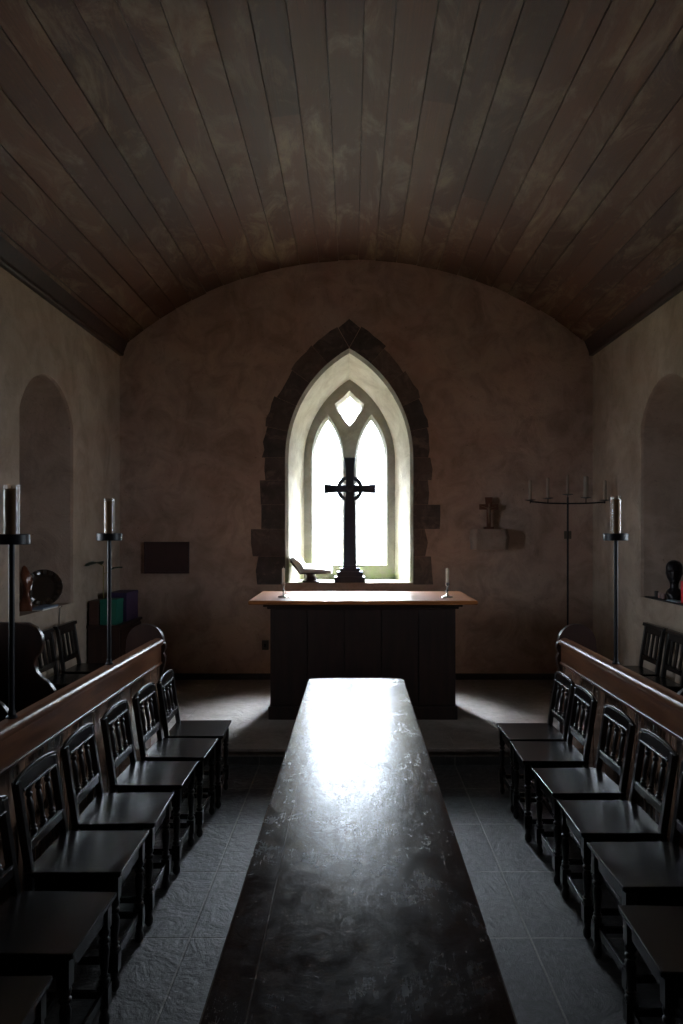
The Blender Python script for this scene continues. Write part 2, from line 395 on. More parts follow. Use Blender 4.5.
for a, b in zip(h_front, h_back):
    tr.loft([(u, Dt, v) for u, v in a], [(u, Dt+0.08, v) for u, v in b])
    tr.loft([(u, Dt+0.08, v) for u, v in b], [(u, Dt+0.22, v) for u, v in b])
tr.loft([(u, Dt, v) for u, v in outer_w], [(u, Dt+0.22, v) for u, v in outer_w])
win = struct(tr.build('window_1', M_tracery, fix=False))
for hb in h_back:
    g = MB(); g.holed(hb, [], lambda u, v: (u, Dt+0.12, v)); g.build('glass_pane', M_glass, win, smooth=False, fix=False)
ld = MB()
for cx, hw in lan:
    for k in range(1, 4): ld.box(cx-hw+2*hw*k/4-0.0025, cx-hw+2*hw*k/4+0.0025, Dt+0.115, Dt+0.123, 1.335, 2.83 if k != 2 else 2.98)
    for k in range(1, 15): ld.box(cx-hw, cx+hw, Dt+0.115, Dt+0.123, 1.335+k*0.098, 1.335+k*0.098+0.005)
for z in (1.86, 2.55): ld.box(EX-0.42, EX+0.42, Dt+0.10, Dt+0.112, z, z+0.012)
ld.build('lead_lattice', M_lead, win, smooth=False)

# dressed stone surround of the window, flush with the plaster
def surround():
    mb = MB(); tones = []
    rise = 3.645-2.48; hw = 0.682; R = (hw*hw+rise*rise)/(2*hw); a1 = atan2(rise, R-hw)
    def block(poly):
        b = len(mb.f); mb.prism(poly, 'y', YB-0.004, YB+0.03); tones.append((b, len(mb.f), random.random()))
    for sgn, ws in ((-1, (0.31, 0.365, 0.255, 0.275, 0.235)), (1, (0.21, 0.16, 0.29, 0.17, 0.20))):
        zs = (1.13, 1.43, 1.72, 1.98, 2.24, 2.48)
        for i in range(5):
            x0 = EX+sgn*hw; x1 = EX+sgn*(hw+ws[i]-0.02)
            j = lambda q: random.uniform(-q, q)
            block([(x0, zs[i]+0.0005), (x1+j(0.02), zs[i]+0.001), (x1+sgn*0.015+j(0.01), (zs[i]+zs[i+1])/2), (x1+j(0.02), zs[i+1]-0.001), (x0, zs[i+1]-0.0005)])
        nb = 5
        for i in range(nb):
            t0, t1 = a1*i/nb+0.0008, a1*(i+1)/nb-0.0008
            w = (0.235, 0.25, 0.225, 0.25, 0.25)[i] if sgn < 0 else (0.17, 0.20, 0.22, 0.20, 0.25)[i]
            A, B = [], []
            for k in range(5):
                t = t0+(t1-t0)*k/4; cx0 = EX-sgn*(R-hw)
                A.append((cx0+sgn*R*cos(t), 2.48+R*sin(t)))
                rr = R+w+random.uniform(-0.014, 0.014); xx = cx0+sgn*rr*cos(t)
                if sgn*(xx-EX) < 0.004: xx = EX+sgn*0.004
                B.append((xx, 2.48+rr*sin(t)))
            block(A+B[::-1])
    block([(EX, 3.655), (EX+0.115, 3.86), (EX+0.06, 3.905), (EX, 3.955), (EX-0.065, 3.90), (EX-0.115, 3.86)])
    lut = {}
    for a, b, t in tones:
        for k in range(a, b): lut[k] = t
    mb.uv = lambda pi_, vi: (lut[pi_], 0.5)
    return mb
struct(surround().build('trim_2', M_stone, smooth=False))

# side walls with splayed round-headed window recesses
def side_wall(name, X, sgn, sill):
    mb = MB(); P = lambda d: (lambda u, v: (X+sgn*d, u, v))
    outer = [(YF, -0.05), (YF, 3.75), (YB, 3.75), (YB, -0.05)]
    holes = [segarch(NICHE_Y, 0.53, sill, 2.62, 2.97), segarch(NEAR_Y, 0.60, sill, 2.62, 2.99)]
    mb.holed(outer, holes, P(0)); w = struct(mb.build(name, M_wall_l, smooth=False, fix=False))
    for i, c in enumerate((NICHE_Y, NEAR_Y)):
        a = holes[i]; hb = 0.22 if i == 0 else 0.30; b = segarch(c, hb, sill+(0.0 if i == 0 else 0.12), 2.55, 2.76)
        r = MB(); m1 = segarch(c, 0.515 if i == 0 else 0.585, sill, 2.62, 2.955 if i == 0 else 2.975)
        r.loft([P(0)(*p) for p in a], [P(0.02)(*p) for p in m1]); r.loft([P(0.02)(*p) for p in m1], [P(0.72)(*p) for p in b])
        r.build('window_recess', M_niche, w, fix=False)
        if i == 0:                            # the sanctuary recesses are walled up at the back
            bp = MB(); bp.holed(b, [], P(0.72)); bp.build('recess_back', M_niche, w, smooth=False, fix=False); continue
        g = MB(); g.holed(b, [], P(0.70)); wi = struct(g.build('window_%d' % (2 if sgn < 0 else 3), M_glass, smooth=False, fix=False))
        f = MB()
        for k in range(1, 4): y = c-hb+hb/2*k; f.tube([P(0.695)(y, sill+0.1), P(0.695)(y, 2.74)], 0.003, 6)
        for k in range(1, 14): z = sill+0.12+k*0.115; f.tube([P(0.695)(c-hb, z), P(0.695)(c+hb, z)], 0.003, 6)
        f.build('lead_lattice', M_lead, wi)
side_wall('wall_left', XL, -1, 1.065)
side_wall('wall_right', XR, 1, 1.12)
wr_ = MB(); wr_.holed([(XL-0.02, -0.05), (XL-0.02, 4.8), (XR+0.02, 4.8), (XR+0.02, -0.05)], [], lambda u, v: (u, YF, v))
struct(wr_.build('wall_west', M_wall, smooth=False, fix=False))

# boarded barrel ceiling
def ceiling():
    mb = MB(); edges = [-A0]; 
    while edges[-1] < A0: edges.append(edges[-1]+random.uniform(0.175, 0.235)/VR)
    k = 2*A0/(edges[-1]+A0); edges = [-A0+(e_+A0)*k for e_ in edges]
    prof = []; uvs = []
    g = 0.0035/VR
    for i in range(len(edges)-1):
        a, b = edges[i], edges[i+1]
        lift = random.uniform(-0.006, 0.006)
        for t, r in ((a, 0.014), (a+g*0.4, 0.014), (a+g, lift), (b-g, lift), (b-g*0.4, 0.014)):
            x, z = VC+(VR+r)*sin(t), VZ+(VR+r)*cos(t)
            prof.append((x, z)); uvs.append(i+min(0.98, max(0.02, (t-a)/(b-a))))
    ys = (YF-0.05, YB+0.03)
    n = len(prof)
    vs = [(x, ys[0], z) for x, z in prof]+[(x, ys[1], z) for x, z in prof]
    mb.add(vs, [(i, i+1, n+i+1, n+i) for i in range(n-1)])
    mb.uv = lambda p, v: (uvs[v % n], vs[v][1])
    return mb
struct(ceiling().build('ceiling', M_ceil, smooth=False, fix=False))
for nm, X, s in (('trim_3', XL, 1), ('trim_4', XR, -1)):
    t = MB()
    t.prism([(X, 3.56), (X+s*0.035, 3.56), (X+s*0.045, 3.575), (X+s*0.045, 3.60), (X+s*0.10, 3.74), (X+s*0.13, 3.745), (X+s*0.14, 3.76), (X+s*0.14, 3.775), (X, 3.70)], 'y', YF, YB-0.005)
    struct(t.build(nm, M_redwood, smooth=False))
bb = MB(); bb.prism([(YB-0.03, STEP_H), (YB-0.03, STEP_H+0.05), (YB-0.02, STEP_H+0.062), (YB, STEP_H+0.062), (YB, STEP_H)], 'x', XL, XR)
struct(bb.build('baseboard_east', plain('skirting_black', (0.02, 0.018, 0.018), 0.5), smooth=False))

# ------------------------------------------------------------------ altar
AX = 0.083
altar = thing('altar', 'dark oak box altar with broad orange-brown top below the east window', 'altar', (AX, 6.55, STEP_H))
mb = MB(); mb.box(-0.775, 0.775, -0.36, 0.36, 0.10, 0.955)
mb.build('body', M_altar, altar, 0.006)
mb = MB()
n = 5
for k in range(n):
    x0 = -0.775+1.55*k/n
    mb.box(x0+0.003, x0+1.55/n-0.003, -0.368, -0.36, 0.12, 0.93)
mb.build('front_board', M_altar, altar, 0.002)
mb = MB(); mb.box(-0.79, 0.79, -0.38, 0.38, 0.0, 0.11); mb.build('plinth', M_altar, altar, 0.008)
mb = MB(); mb.box(-0.80, 0.80, -0.385, 0.385, 0.925, 0.955); mb.box(-0.83, 0.83, -0.41, 0.41, 0.945, 0.965); mb.build('cornice', M_altar, altar, 0.006)
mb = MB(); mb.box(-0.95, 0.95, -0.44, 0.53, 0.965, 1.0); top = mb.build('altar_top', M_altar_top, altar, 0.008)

# ------------------------------------------------------------------ long table
tb = thing('refectory_table', 'long narrow dark oak table with scratched shiny top down the aisle', 'table', (0.0, 2.6, 0))
mb = MB()
L0, L1 = -2.1, 2.13
out = [(-0.30, L0), (0.315, L0), (0.325, L1-0.03)]
for k in range(9): t = k/8; out.append((0.31-0.575*t, L1-0.012+0.022*sin(pi*t)))
out += [(-0.285, L1-0.03)]
mb.prism(out, 'z', 0.715, 0.76); mb.build('table_top', M_table, tb, 0.007)
mb = MB(); mb.box(-0.2, 0.22, L0+0.2, L1-0.2, 0.62, 0.714); mb.build('apron', M_table_side, tb, 0.004)
legp = [(0.035, 0.06), (0.045, 0.08), (0.045, 0.12), (0.028, 0.14), (0.04, 0.2), (0.055, 0.30), (0.05, 0.38), (0.028, 0.44), (0.045, 0.47), (0.045, 0.5), (0.03, 0.52), (0.045, 0.56), (0.045, 0.62)]
for y in (L0+0.3, 0.0, L1-0.3):
    for x in (-0.14, 0.16):
        mb = MB(); mb.box(x-0.045, x+0.045, y-0.045, y+0.045, 0.0, 0.07); mb.lathe(legp, (x, y, 0), 16)
        mb.build('leg', M_table_side, tb)
mb = MB(); mb.box(-0.02, 0.04, L0+0.3, L1-0.3, 0.075, 0.125); mb.build('stretcher', M_table_side, tb, 0.004)

# ------------------------------------------------------------------ chapel chairs
def turned(x, y, z0, z1, r):
    H = z1-z0; prof = []
    for t, q in ((0, 0.75), (0.04, 1.0), (0.08, 1.05), (0.11, 0.65), (0.15, 0.95), (0.18, 0.6), (0.3, 0.72), (0.48, 0.9), (0.62, 0.95), (0.72, 0.62), (0.76, 1.0), (0.80, 1.0), (0.83, 0.6), (0.88, 0.95), (0.93, 1.05), (1.0, 0.8)):
        prof.append((r*q, z0+H*t))
    return prof
def make_chair(name, label, group, kind='arched'):
    """origin under the middle of the seat, facing +X"""
    c = thing(name, label, 'chair', (0, 0, 0), 0, group)
    w = 0.182; D = 0.172
    mb = MB(); mb.box(-D, D+0.012, -w-0.008, w+0.008, 0.433, 0.450); mb.box(-D+0.006, D+0.002, -w, w, 0.424, 0.4335)
    mb.build('seat', M_chair, c, 0.004)
    mb = MB()
    for s in (-1, 1): mb.box(-D+0.03, D-0.03, s*(w-0.018)-0.008, s*(w-0.018)+0.008, 0.365, 0.4245)
    mb.box(D-0.027, D-0.011, -w+0.03, w-0.03, 0.365, 0.4245); mb.box(-D+0.006, -D+0.022, -w+0.03, w-0.03, 0.365, 0.4245)
    mb.build('seat_frame', M_chair, c, 0.003)
    for s in (-1, 1):
        x, y = D-0.022, s*(w-0.02)
        mb = MB(); mb.box(x-0.019, x+0.019, y-0.019, y+0.019, 0.34, 0.4243); mb.box(x-0.019, x+0.019, y-0.019, y+0.019, 0.075, 0.145)
        mb.lathe([(p[0], p[1]) for p in turned(0, 0, 0.145, 0.34, 0.019)], (x, y, 0), 12)
        mb.lathe([(0.010, 0), (0.018, 0.012), (0.019, 0.03), (0.012, 0.05), (0.018, 0.075)], (x, y, 0), 12)
        mb.build('leg', M_chair_z, c)
    bk = lambda z: -D+0.012-max(0, z-0.44)*0.15            # leaning back
    for s in (-1, 1):
        y = s*(w-0.014); t = 0.0145
        mb = MB(); zt_ = 0.775 if kind == 'arched' else 0.79
        for z0, z1 in ((0, 0.44), (0.44, zt_)):
            x0, x1 = bk(z0), bk(z1)
            mb.add([(x0-t, y-t, z0), (x0+t, y-t, z0), (x0+t, y+t, z0), (x0-t, y+t, z0), (x1-t, y-t, z1), (x1+t, y-t, z1), (x1+t, y+t, z1), (x1-t, y+t, z1)],
                   [(0,3,2,1),(4,5,6,7),(0,1,5,4),(1,2,6,5),(2,3,7,6),(3,0,4,7)])
        mb.build('back_post', M_chair_z, c, 0.003)
    def slant(poly, th, z_ref=None):     # poly in (y, z), sheared to the leaning back
        m2 = MB(); n_ = len(poly)
        vs = [(bk(z)-th, y, z) for y, z in poly]+[(bk(z)+th, y, z) for y, z in poly]
        m2.add(vs, [tuple(range(n_)), tuple(range(n_, 2*n_))[::-1]]+[(i, (i+1) % n_, n_+(i+1) % n_, n_+i) for i in range(n_)])
        return m2
    wi = w-0.0285
    if kind == 'arched':
        poly = [(-wi, 0.738)]+[(wi*q, 0.738+0.006*(1-q*q)) for q in (-0.5, 0, 0.5)]+[(wi, 0.738), (wi+0.026, 0.765)]+[((wi+0.026)*cos(pi*k/12), 0.765+0.026*sin(pi*k/12)) for k in range(1, 12)]+[(-wi-0.026, 0.765)]
        m2 = slant(poly, 0.011)
        top_l = [(bk(0.78)+0.004, (wi+0.034)*cos(pi*k/16), 0.768+0.030*sin(pi*k/16)) for k in range(17)]
        m2.tube(top_l, 0.009, 10); m2.tube([(bk(0.735)+0.014, -wi, 0.737), (bk(0.735)+0.014, wi, 0.737)], 0.006, 8); m2.build('crest_rail', M_chair, c, 0.003)
        nsp = 3; zt = 0.735
    else:
        slant([(-wi-0.055, 0.785), (wi+0.055, 0.785), (wi+0.055, 0.812), (-wi-0.055, 0.812)], 0.02).build('crest_rail', M_chair, c, 0.004)
        slant([(-wi, 0.735), (wi, 0.735), (wi, 0.785), (-wi, 0.785)], 0.01).build('upper_rail', M_chair, c, 0.003)
        nsp = 3; zt = 0.737
    m2 = slant([(-wi, 0.515), (wi, 0.515), (wi, 0.555), (-wi, 0.555)], 0.011)
    m2.tube([(bk(0.55)+0.012, -wi, 0.548), (bk(0.55)+0.012, wi, 0.548)], 0.005, 8); m2.build('lower_rail', M_chair, c, 0.002)
    for k in range(nsp):
        y = (k-1)*wi*0.56
        mb = MB()
        if kind == 'arched':
            pr = turned(0, 0, 0.553, zt+0.008, 0.0135); m3 = Matrix.Identity(4)
            mb.lathe(pr, (0, y, 0), 10); mb.v = [(p[0]+bk(p[2]), p[1], p[2]) for p in mb.v]
        else:
            mb = slant([(y-0.017, 0.553), (y+0.017, 0.553), (y+0.017, zt+0.002), (y-0.017, zt+0.002)], 0.006)
        mb.build('spindle', M_chair_z, c)
    for z, pts in ((0.11, ((-D+0.02, -w+0.02), (D-0.03, -w+0.02))), (0.11, ((-D+0.02, w-0.02), (D-0.03, w-0.02))), (0.13, ((0, -w+0.02), (0, w-0.02))), (0.2, ((D-0.022, -w+0.03), (D-0.022, w-0.03)))):
        (xa, ya), (xb, yb) = pts
        mb = MB()
        if z == 0.2: mb.box(xa-0.006, xa+0.006, ya, yb, 0.10, 0.135)
        else: mb.box(min(xa, xb)-0.008, max(xa, xb)+0.008, min(ya, yb)-0.008, max(ya, yb)+0.008, z-0.012, z+0.012)
        mb.build('stretcher', M_chair, c, 0.002)
    return c

left_far = [2.08, 2.57, 3.09, 3.54, 4.02, 4.47, 4.89]
left_x = [-0.843, -0.825, -0.852, -0.852, -0.842, -0.818, -0.80]
right_far = [2.47, 2.98, 3.44, 3.91, 4.40, 4.82]
right_x = [0.871, 0.935, 0.937, 0.938, 0.920, 0.925]
ordn = {1: 'nearest the camera', 2: 'second from the camera', 3: 'third from the camera', 4: 'fourth from the camera'}
def seat_label(side, i, n):
    frm = n-i                                     # counted from the altar end
    if i == 0: s = 'nearest the camera'
    elif frm == 1: s = 'closest to the altar'
    elif frm <= 3: s = '%s from the altar end' % {2: 'second', 3: 'third'}[frm]
    else: s = '%s from the camera' % {1: 'second', 2: 'third', 3: 'fourth'}[i]
    return 'black oak chair in the %s row, %s' % (side, s)
proto = make_chair('chapel_chair', seat_label('left', 0, 7), 'black oak chairs in the left row')
for i, (yf, xf) in enumerate(zip(left_far, left_x)):
    o = proto if i == 0 else copy_tree(proto)
    o.location = (xf-0.182, yf-0.190, 0); o.rotation_euler = (0, 0, radians((1.0, -1.5, 0.5, 1.5, 0, -1, 1.5)[i]))
    o['label'] = seat_label('left', i, 7); o['group'] = 'black oak chairs in the left row'
for i, (yf, xf) in enumerate(zip(right_far, right_x)):
    o = copy_tree(proto)
    o.location = (xf+0.192, yf-0.190, 0); o.rotation_euler = (0, 0, pi+radians((-2.0, 1.0, -0.5, 1.0, -1.5, 0.5)[i]))
    o['label'] = seat_label('right', i, 6); o['group'] = 'black oak chairs in the right row'

# ------------------------------------------------------------------ choir pew fronts
def pew(name, label, X, s):
    """s = +1: faces the aisle towards +X (left side of the room)"""
    p = thing(name, label, 'pew', (X, 2.9, 0))
    y0, y1 = -2.3, 2.36
    mb = MB(); mb.prism([(s*0.036, 0.893), (s*0.040, 0.905)]+[(s*(0.040*cos(pi*k/10)), 0.912+0.028*sin(pi*k/10)) for k in range(11)]+[(-s*0.040, 0.905), (-s*0.036, 0.893)], 'y', y0, y1)
    mb.prism([(-s*0.036, 0.893), (-s*0.036, 0.922), (-s*0.050, 0.925), (-s*0.062, 0.915), (-s*0.062, 0.893)], 'y', y0, y1)
    mb.build('top_rail', M_pew, p, 0.003)
    mb = MB(); mb.prism([(s*0.022, 0.76), (s*0.022, 0.895), (-s*0.02, 0.895), (-s*0.02, 0.76)], 'y', y0, y1)
    mb.prism([(s*0.022, 0.757), (s*0.030, 0.757), (s*0.030, 0.770), (s*0.022, 0.772)], 'y', y0, y1); mb.build('fascia', M_pew, p, 0.002)
    mb = MB(); y = y0; k = 0
    while y < y1-0.01:
        ye = min(y+0.221, y1); mb.box(min(0, s*0.012), max(0, s*0.012), y+0.005, ye-0.005, 0.10, 0.762); y = ye
    mb.box(min(0, -s*0.01), max(0, -s*0.01), y0, y1, 0.10, 0.762)
    mb.build('panelling', M_pew_z, p, 0.002)
    mb = MB(); mb.box(min(-s*0.02, s*0.025), max(-s*0.02, s*0.025), y0, y1, 0.0, 0.10); mb.build('plinth', M_pew, p, 0.004)
    mb = MB(); mb.prism([(-s*0.02, 0.80), (-s*0.20, 0.775), (-s*0.20, 0.755), (-s*0.02, 0.775)], 'y', y0, y1); mb.build('book_ledge', M_pew, p, 0.003)
    prof = [(0.03, 0.0), (0.03, 0.70), (0.045, 0.76), (0.05, 0.80), (0.035, 0.83), (0.045, 0.85), (0.052, 0.875), (0.045, 0.90), (0.038, 0.91)]
    c0, r0 = (-0.095, 0.905), 0.133
    prof += [(c0[0]+r0*cos(pi*k/16), c0[1]+r0*sin(pi*k/16)) for k in range(0, 17)]
    prof += [(-0.235, 0.84), (-0.20, 0.79), (-0.235, 0.70), (-0.25, 0.5), (-0.25, 0.0)]
    for ya, yb in ((y1, y1+0.045), (y0-0.045, y0)):
        mb = MB(); mb.prism([(s*x, z) for x, z in prof], 'y', ya, yb); mb.build('bench_end', M_end, p, 0.006)
    return p
pew('pew_front', 'long brown panelled pew front with moulded top rail behind the left row of chairs', -1.385, 1)
pew('pew_front', 'long brown panelled pew front with moulded top rail behind the right row of chairs', 1.50, -1)

# choir stalls against the side walls, divided by shaped ends
def stalls(label, s, Xb, ys):
    st = thing('choir_stall', label, 'stall', (Xb, ys[-1], 0))
    P = [(0.0, 0), (0.62, 0), (0.60, 0.12), (0.52, 0.2), (0.50, 0.62), (0.54, 0.74), (0.525, 0.80), (0.49, 0.845), (0.455, 0.87), (0.425, 0.905), (0.415, 0.95), (0.425, 0.985), (0.448, 1.01), (0.462, 1.06), (0.455, 1.11), (0.425, 1.155), (0.375, 1.18), (0.02, 1.19), (0.0, 1.17)]
    for y in ys:
        mb = MB(); mb.prism([(s*x, z) for x, z in P], 'y', y-ys[-1]-0.022, y-ys[-1]+0.022); mb.build('bench_end', M_end, st, 0.008)
    a, b = ys[-1], ys[0]
    mb = MB(); mb.box(min(0, s*0.02), max(0, s*0.02), 0.022, b-a-0.022, 0.10, 1.12); mb.build('back_panel', M_end, st, 0.003)
    mb = MB()
    for i in range(len(ys)-1): mb.box(min(s*0.02, s*0.42), max(s*0.02, s*0.42), ys[i+1]-a+0.022, ys[i]-a-0.022, 0.42, 0.45)
    mb.build('seat', M_end, st, 0.004)
    return st
stalls('dark choir stalls with scroll-shaped ends between left pew rail and left wall', 1, -2.215, [4.2, 3.65, 3.10, 2.55, 2.0])
stalls('dark choir stalls with scroll-shaped ends between right pew rail and right wall', -1, 2.225, [3.93, 3.38, 2.83, 2.28])

# spare chairs along the side walls in the sanctuary
sc0 = make_chair('side_chair', '', 'chairs standing against the left wall', 'straight')
spots = [(-2.165, 6.12, 0, 'dark slatted chair against the left wall below the recess, farther from the camera', 'left'),
         (-2.165, 5.64, 0, 'dark slatted chair against the left wall, half hidden by the choir stall end', 'left'),
         (2.235, 6.00, pi, 'dark slatted chair against the right wall below the bronze head', 'right'),
         (2.235, 5.55, pi, 'dark slatted chair against the right wall, cut off by the frame edge', 'right')]
for i, (x, y, rz, lab, side) in enumerate(spots):
    o = sc0 if i == 0 else copy_tree(sc0)
    o.location = (x, y, STEP_H); o.rotation_euler = (0, 0, rz)
    o['label'] = lab; o['group'] = 'chairs standing against the %s wall' % side

# ------------------------------------------------------------------ candle stands on the pew rails
def candle_stand(label, x, y, zb, h):
    c = thing('candle_stand', label, 'candle holder', (x, y, zb), 0, 'iron candle stands fixed to the pew rails')
    zt = 1.645-zb
    mb = MB(); mb.lathe([(0.022, 0), (0.022, 0.006), (0.016, 0.012), (0.014, 0.03)], seg=20); mb.build('foot', M_iron, c)
    mb = MB(); mb.tube([(0, 0, 0.01), (0, 0, zt)], 0.0115, 14); mb.build('pole', M_iron, c)
    mb = MB(); mb.lathe([(0.066, zt), (0.070, zt+0.002), (0.070, zt+0.040), (0.066, zt+0.042), (0.064, zt+0.034), (0.001, zt+0.032)], seg=32); mb.build('drip_pan', M_iron, c)
    mb = MB(); mb.lathe([(0.0275, zt+0.033), (0.0275, zt+0.033+h*0.91), (0.020, zt+0.033+h*0.925)], seg=20); mb.build('candle', M_amber, c)
    mb = MB(); mb.tube([(0, 0, zt+0.03+h*0.925), (0, 0, zt+0.04+h*0.94)], 0.0015, 6); mb.build('wick', M_wick, c)
    z0, z1 = zt+0.033, zt+0.033+h
    mb = MB(); seg = 28
    for r, za, zb_ in ((0.031, z0, z1), (0.029, z1, z0)):
        mb.loft([(r*cos(2*pi*k/seg), r*sin(2*pi*k/seg), za) for k in range(seg)], [(r*cos(2*pi*k/seg), r*sin(2*pi*k/seg), zb_) for k in range(seg)])
    mb.loft([(0.031*cos(2*pi*k/seg), 0.031*sin(2*pi*k/seg), z1) for k in range(seg)], [(0.029*cos(2*pi*k/seg), 0.029*sin(2*pi*k/seg), z1) for k in range(seg)])
    mb.build('glass_chimney', M_tube, c)
candle_stand('black iron candle stand on the left pew rail, nearest and tallest, cut by the frame', -1.388, 3.01, 0.9405, 0.21)
candle_stand('black iron candle stand on the left pew rail, in front of the green box', -1.388, 4.215, 0.9405, 0.21)
candle_stand('black iron candle stand on the right pew rail', 1.503, 4.23, 0.9405, 0.22)

# ------------------------------------------------------------------ five-branch candelabrum
cd = thing('candelabrum', 'thin black iron floor candelabrum with five pale candles in the right corner', 'candelabrum', (2.06, 7.1, STEP_H))
mb = MB()
for k in range(3):
    a = 2*pi*k/3+0.5; mb.tube([(0, 0, 0.12), (0.1*cos(a), 0.1*sin(a), 0.07), (0.16*cos(a), 0.16*sin(a), 0.008)], 0.008, 8)
mb.build('foot', M_iron, cd)
mb = MB(); mb.tube([(0, 0, 0.1), (0, 0, 1.90)], 0.009, 10); mb.build('pole', M_iron, cd)
mb = MB(); mb.box(-0.035, 0.035, -0.006, 0.006, 1.50, 1.575); mb.build('plaque', plain('dull_brass', (0.10, 0.085, 0.06), 0.5, 0.3), cd, 0.003)
mb = MB(); mb.tube([(-0.36, 0, 1.858), (-0.18, 0, 1.842), (0, 0, 1.838), (0.18, 0, 1.842), (0.36, 0, 1.852)], 0.007, 8); mb.build('crossbar', M_iron, cd)
for x, dz, rr, hh in ((-0.36, 0.002, 0.015, 0.185), (-0.19, 0.02, 0.014, 0.19), (0, 0.055, 0.014, 0.185), (0.175, 0.025, 0.024, 0.20), (0.355, 0.0, 0.017, 0.185)):
    zb = 1.85+dz
    mb = MB(); mb.tube([(x, 0, 1.84), (x, 0, zb+0.02)], 0.005, 6); mb.lathe([(0.012, zb+0.012), (0.05, zb+0.020), (0.05, zb+0.024), (0.02, zb+0.022)], (x, 0, 0), 18)
    pan = mb.build('drip_pan', M_iron, cd)
    mb = MB(); mb.lathe([(rr, zb+0.022), (rr, zb+0.02+hh), (rr*0.6, zb+0.026+hh)], (x, 0, 0), 14); mb.tube([(x, 0, zb+0.026+hh), (x, 0, zb+0.04+hh)], 0.0015, 5)
    mb.build('candle', M_dullwax, pan)

# ------------------------------------------------------------------ cross on the window sill
cz0 = SILL; cr_ = thing('ringed_cross', 'tall dark ringed Celtic cross on stepped base on the window sill', 'cross', (-0.034, YB+0.115, cz0))
for i, (w_, h0, h1) in enumerate(((0.165, 0, 0.06), (0.138, 0.06, 0.115), (0.107, 0.115, 0.155), (0.075, 0.155, 0.18))):
    mb = MB(); mb.box(-w_, w_, -w_*0.62, w_*0.62, h0, h1); mb.build('base_step', M_cross, cr_, 0.004)
cc = 1.005
sh = [(-0.068, 0.175), (-0.059, cc-0.17), (-0.046, cc-0.075), (-0.046, cc-0.042), (-0.075, cc-0.036), (-0.15, cc-0.038), (-0.24, cc-0.046), (-0.275, cc-0.050)]
sh2 = [(-0.275, cc+0.050), (-0.24, cc+0.046), (-0.15, cc+0.038), (-0.075, cc+0.036), (-0.046, cc+0.042), (-0.040, cc+0.075), (-0.046, cc+0.20), (-0.058, cc+0.30), (-0.062, cc+0.335)]
half = sh+sh2; poly = half+[(-x, z) for x, z in half[::-1]]
mb = MB(); mb.prism(poly, 'y', -0.035, 0.035); mb.build('shaft', M_cross, cr_, 0.006)
mb = MB(); seg = 48; Ro, Ri = 0.142, 0.102
ring = [[(R_*cos(2*pi*k/seg), y_, cc+R_*sin(2*pi*k/seg)) for k in range(seg)] for R_, y_ in ((Ro, -0.022), (Ro, 0.022), (Ri, 0.022), (Ri, -0.022))]
for i in range(4): mb.loft(ring[i], ring[(i+1) % 4])
mb.build('ring', M_cross, cr_, 0.003)
mb = MB(); mb.lathe([(0.034, 0), (0.03, 0.01), (0.012, 0.02)], (0, -0.035, cc), 18, Matrix.Rotation(pi/2, 4, 'X')); mb.build('boss', M_cross, cr_)

# book on its stand
bs = thing('book_stand', 'small dark red-brown book rest on the left of the window sill', 'book stand', (-0.455, YB+0.10, SILL))
mb = MB(); mb.lathe([(0.085, 0), (0.085, 0.016), (0.07, 0.022), (0.05, 0.05), (0.048, 0.07), (0.06, 0.09), (0.078, 0.098), (0.078, 0.108)], seg=22); mb.build('pedestal', M_redwood, bs)
mb = MB(); mb.prism([(-0.10, 0.105), (0.16, 0.108), (0.16, 0.120), (-0.095, 0.120), (-0.185, 0.25), (-0.196, 0.243)], 'y', -0.10, 0.12); rest = mb.build('rest', M_redwood, bs, 0.002); rest.rotation_euler = (0.18, 0, 0); rest.location = (0, 0.0217, 0.0020)
bs.scale = (1.1, 1, 1)
bk_ = thing('open_book', 'thick open book with white pages lying on the book rest', 'book', (-0.455, YB+0.10, SILL+0.121))
mb = MB(); mb.prism([(-0.090, 0.001), (0.20, 0.001), (0.20, 0.005), (-0.086, 0.006), (-0.182, 0.146), (-0.186, 0.143)], 'y', -0.12, 0.13); mb.build('cover', M_leather, bk_)
mb = MB(); mb.prism([(-0.084, 0.006), (0.19, 0.006), (0.192, 0.022), (0.12, 0.036), (0.02, 0.044), (-0.05, 0.045)], 'y', -0.11, 0.12); mb.build('pages', M_paper, bk_)
mb = MB(); mb.prism([(-0.086, 0.0075), (-0.052, 0.046), (-0.085, 0.10), (-0.148, 0.155), (-0.181, 0.145)], 'y', -0.11, 0.12); mb.build('pages', M_paper, bk_)

bk_.scale = (1.18, 1, 1.12); bk_.rotation_euler = (0.18, 0, 0)
# ------------------------------------------------------------------ altar candlesticks
def altar_stick(label, x, y):
    c = thing('candlestick', label, 'candlestick', (x, y, STEP_H+1.0), 0, 'small candlesticks on the altar')
    mb = MB(); mb.lathe([(0.050, 0), (0.052, 0.004), (0.045, 0.009), (0.018, 0.014), (0.009, 0.022), (0.008, 0.05), (0.015, 0.058), (0.008, 0.066), (0.008, 0.098), (0.020, 0.108), (0.021, 0.128), (0.014, 0.13)], seg=22)
    mb.build('stem', M_silver, c)
    mb = MB(); mb.lathe([(0.0135, 0.126), (0.0135, 0.245), (0.008, 0.252)], seg=16); mb.tube([(0, 0, 0.25), (0, 0, 0.266)], 0.0016, 6); mb.build('candle', M_wax, c)
altar_stick('small silver candlestick with white candle at the left end of the altar', -0.605, 6.44)
altar_stick('small silver candlestick with white candle at the right end of the altar', 0.82, 6.44)

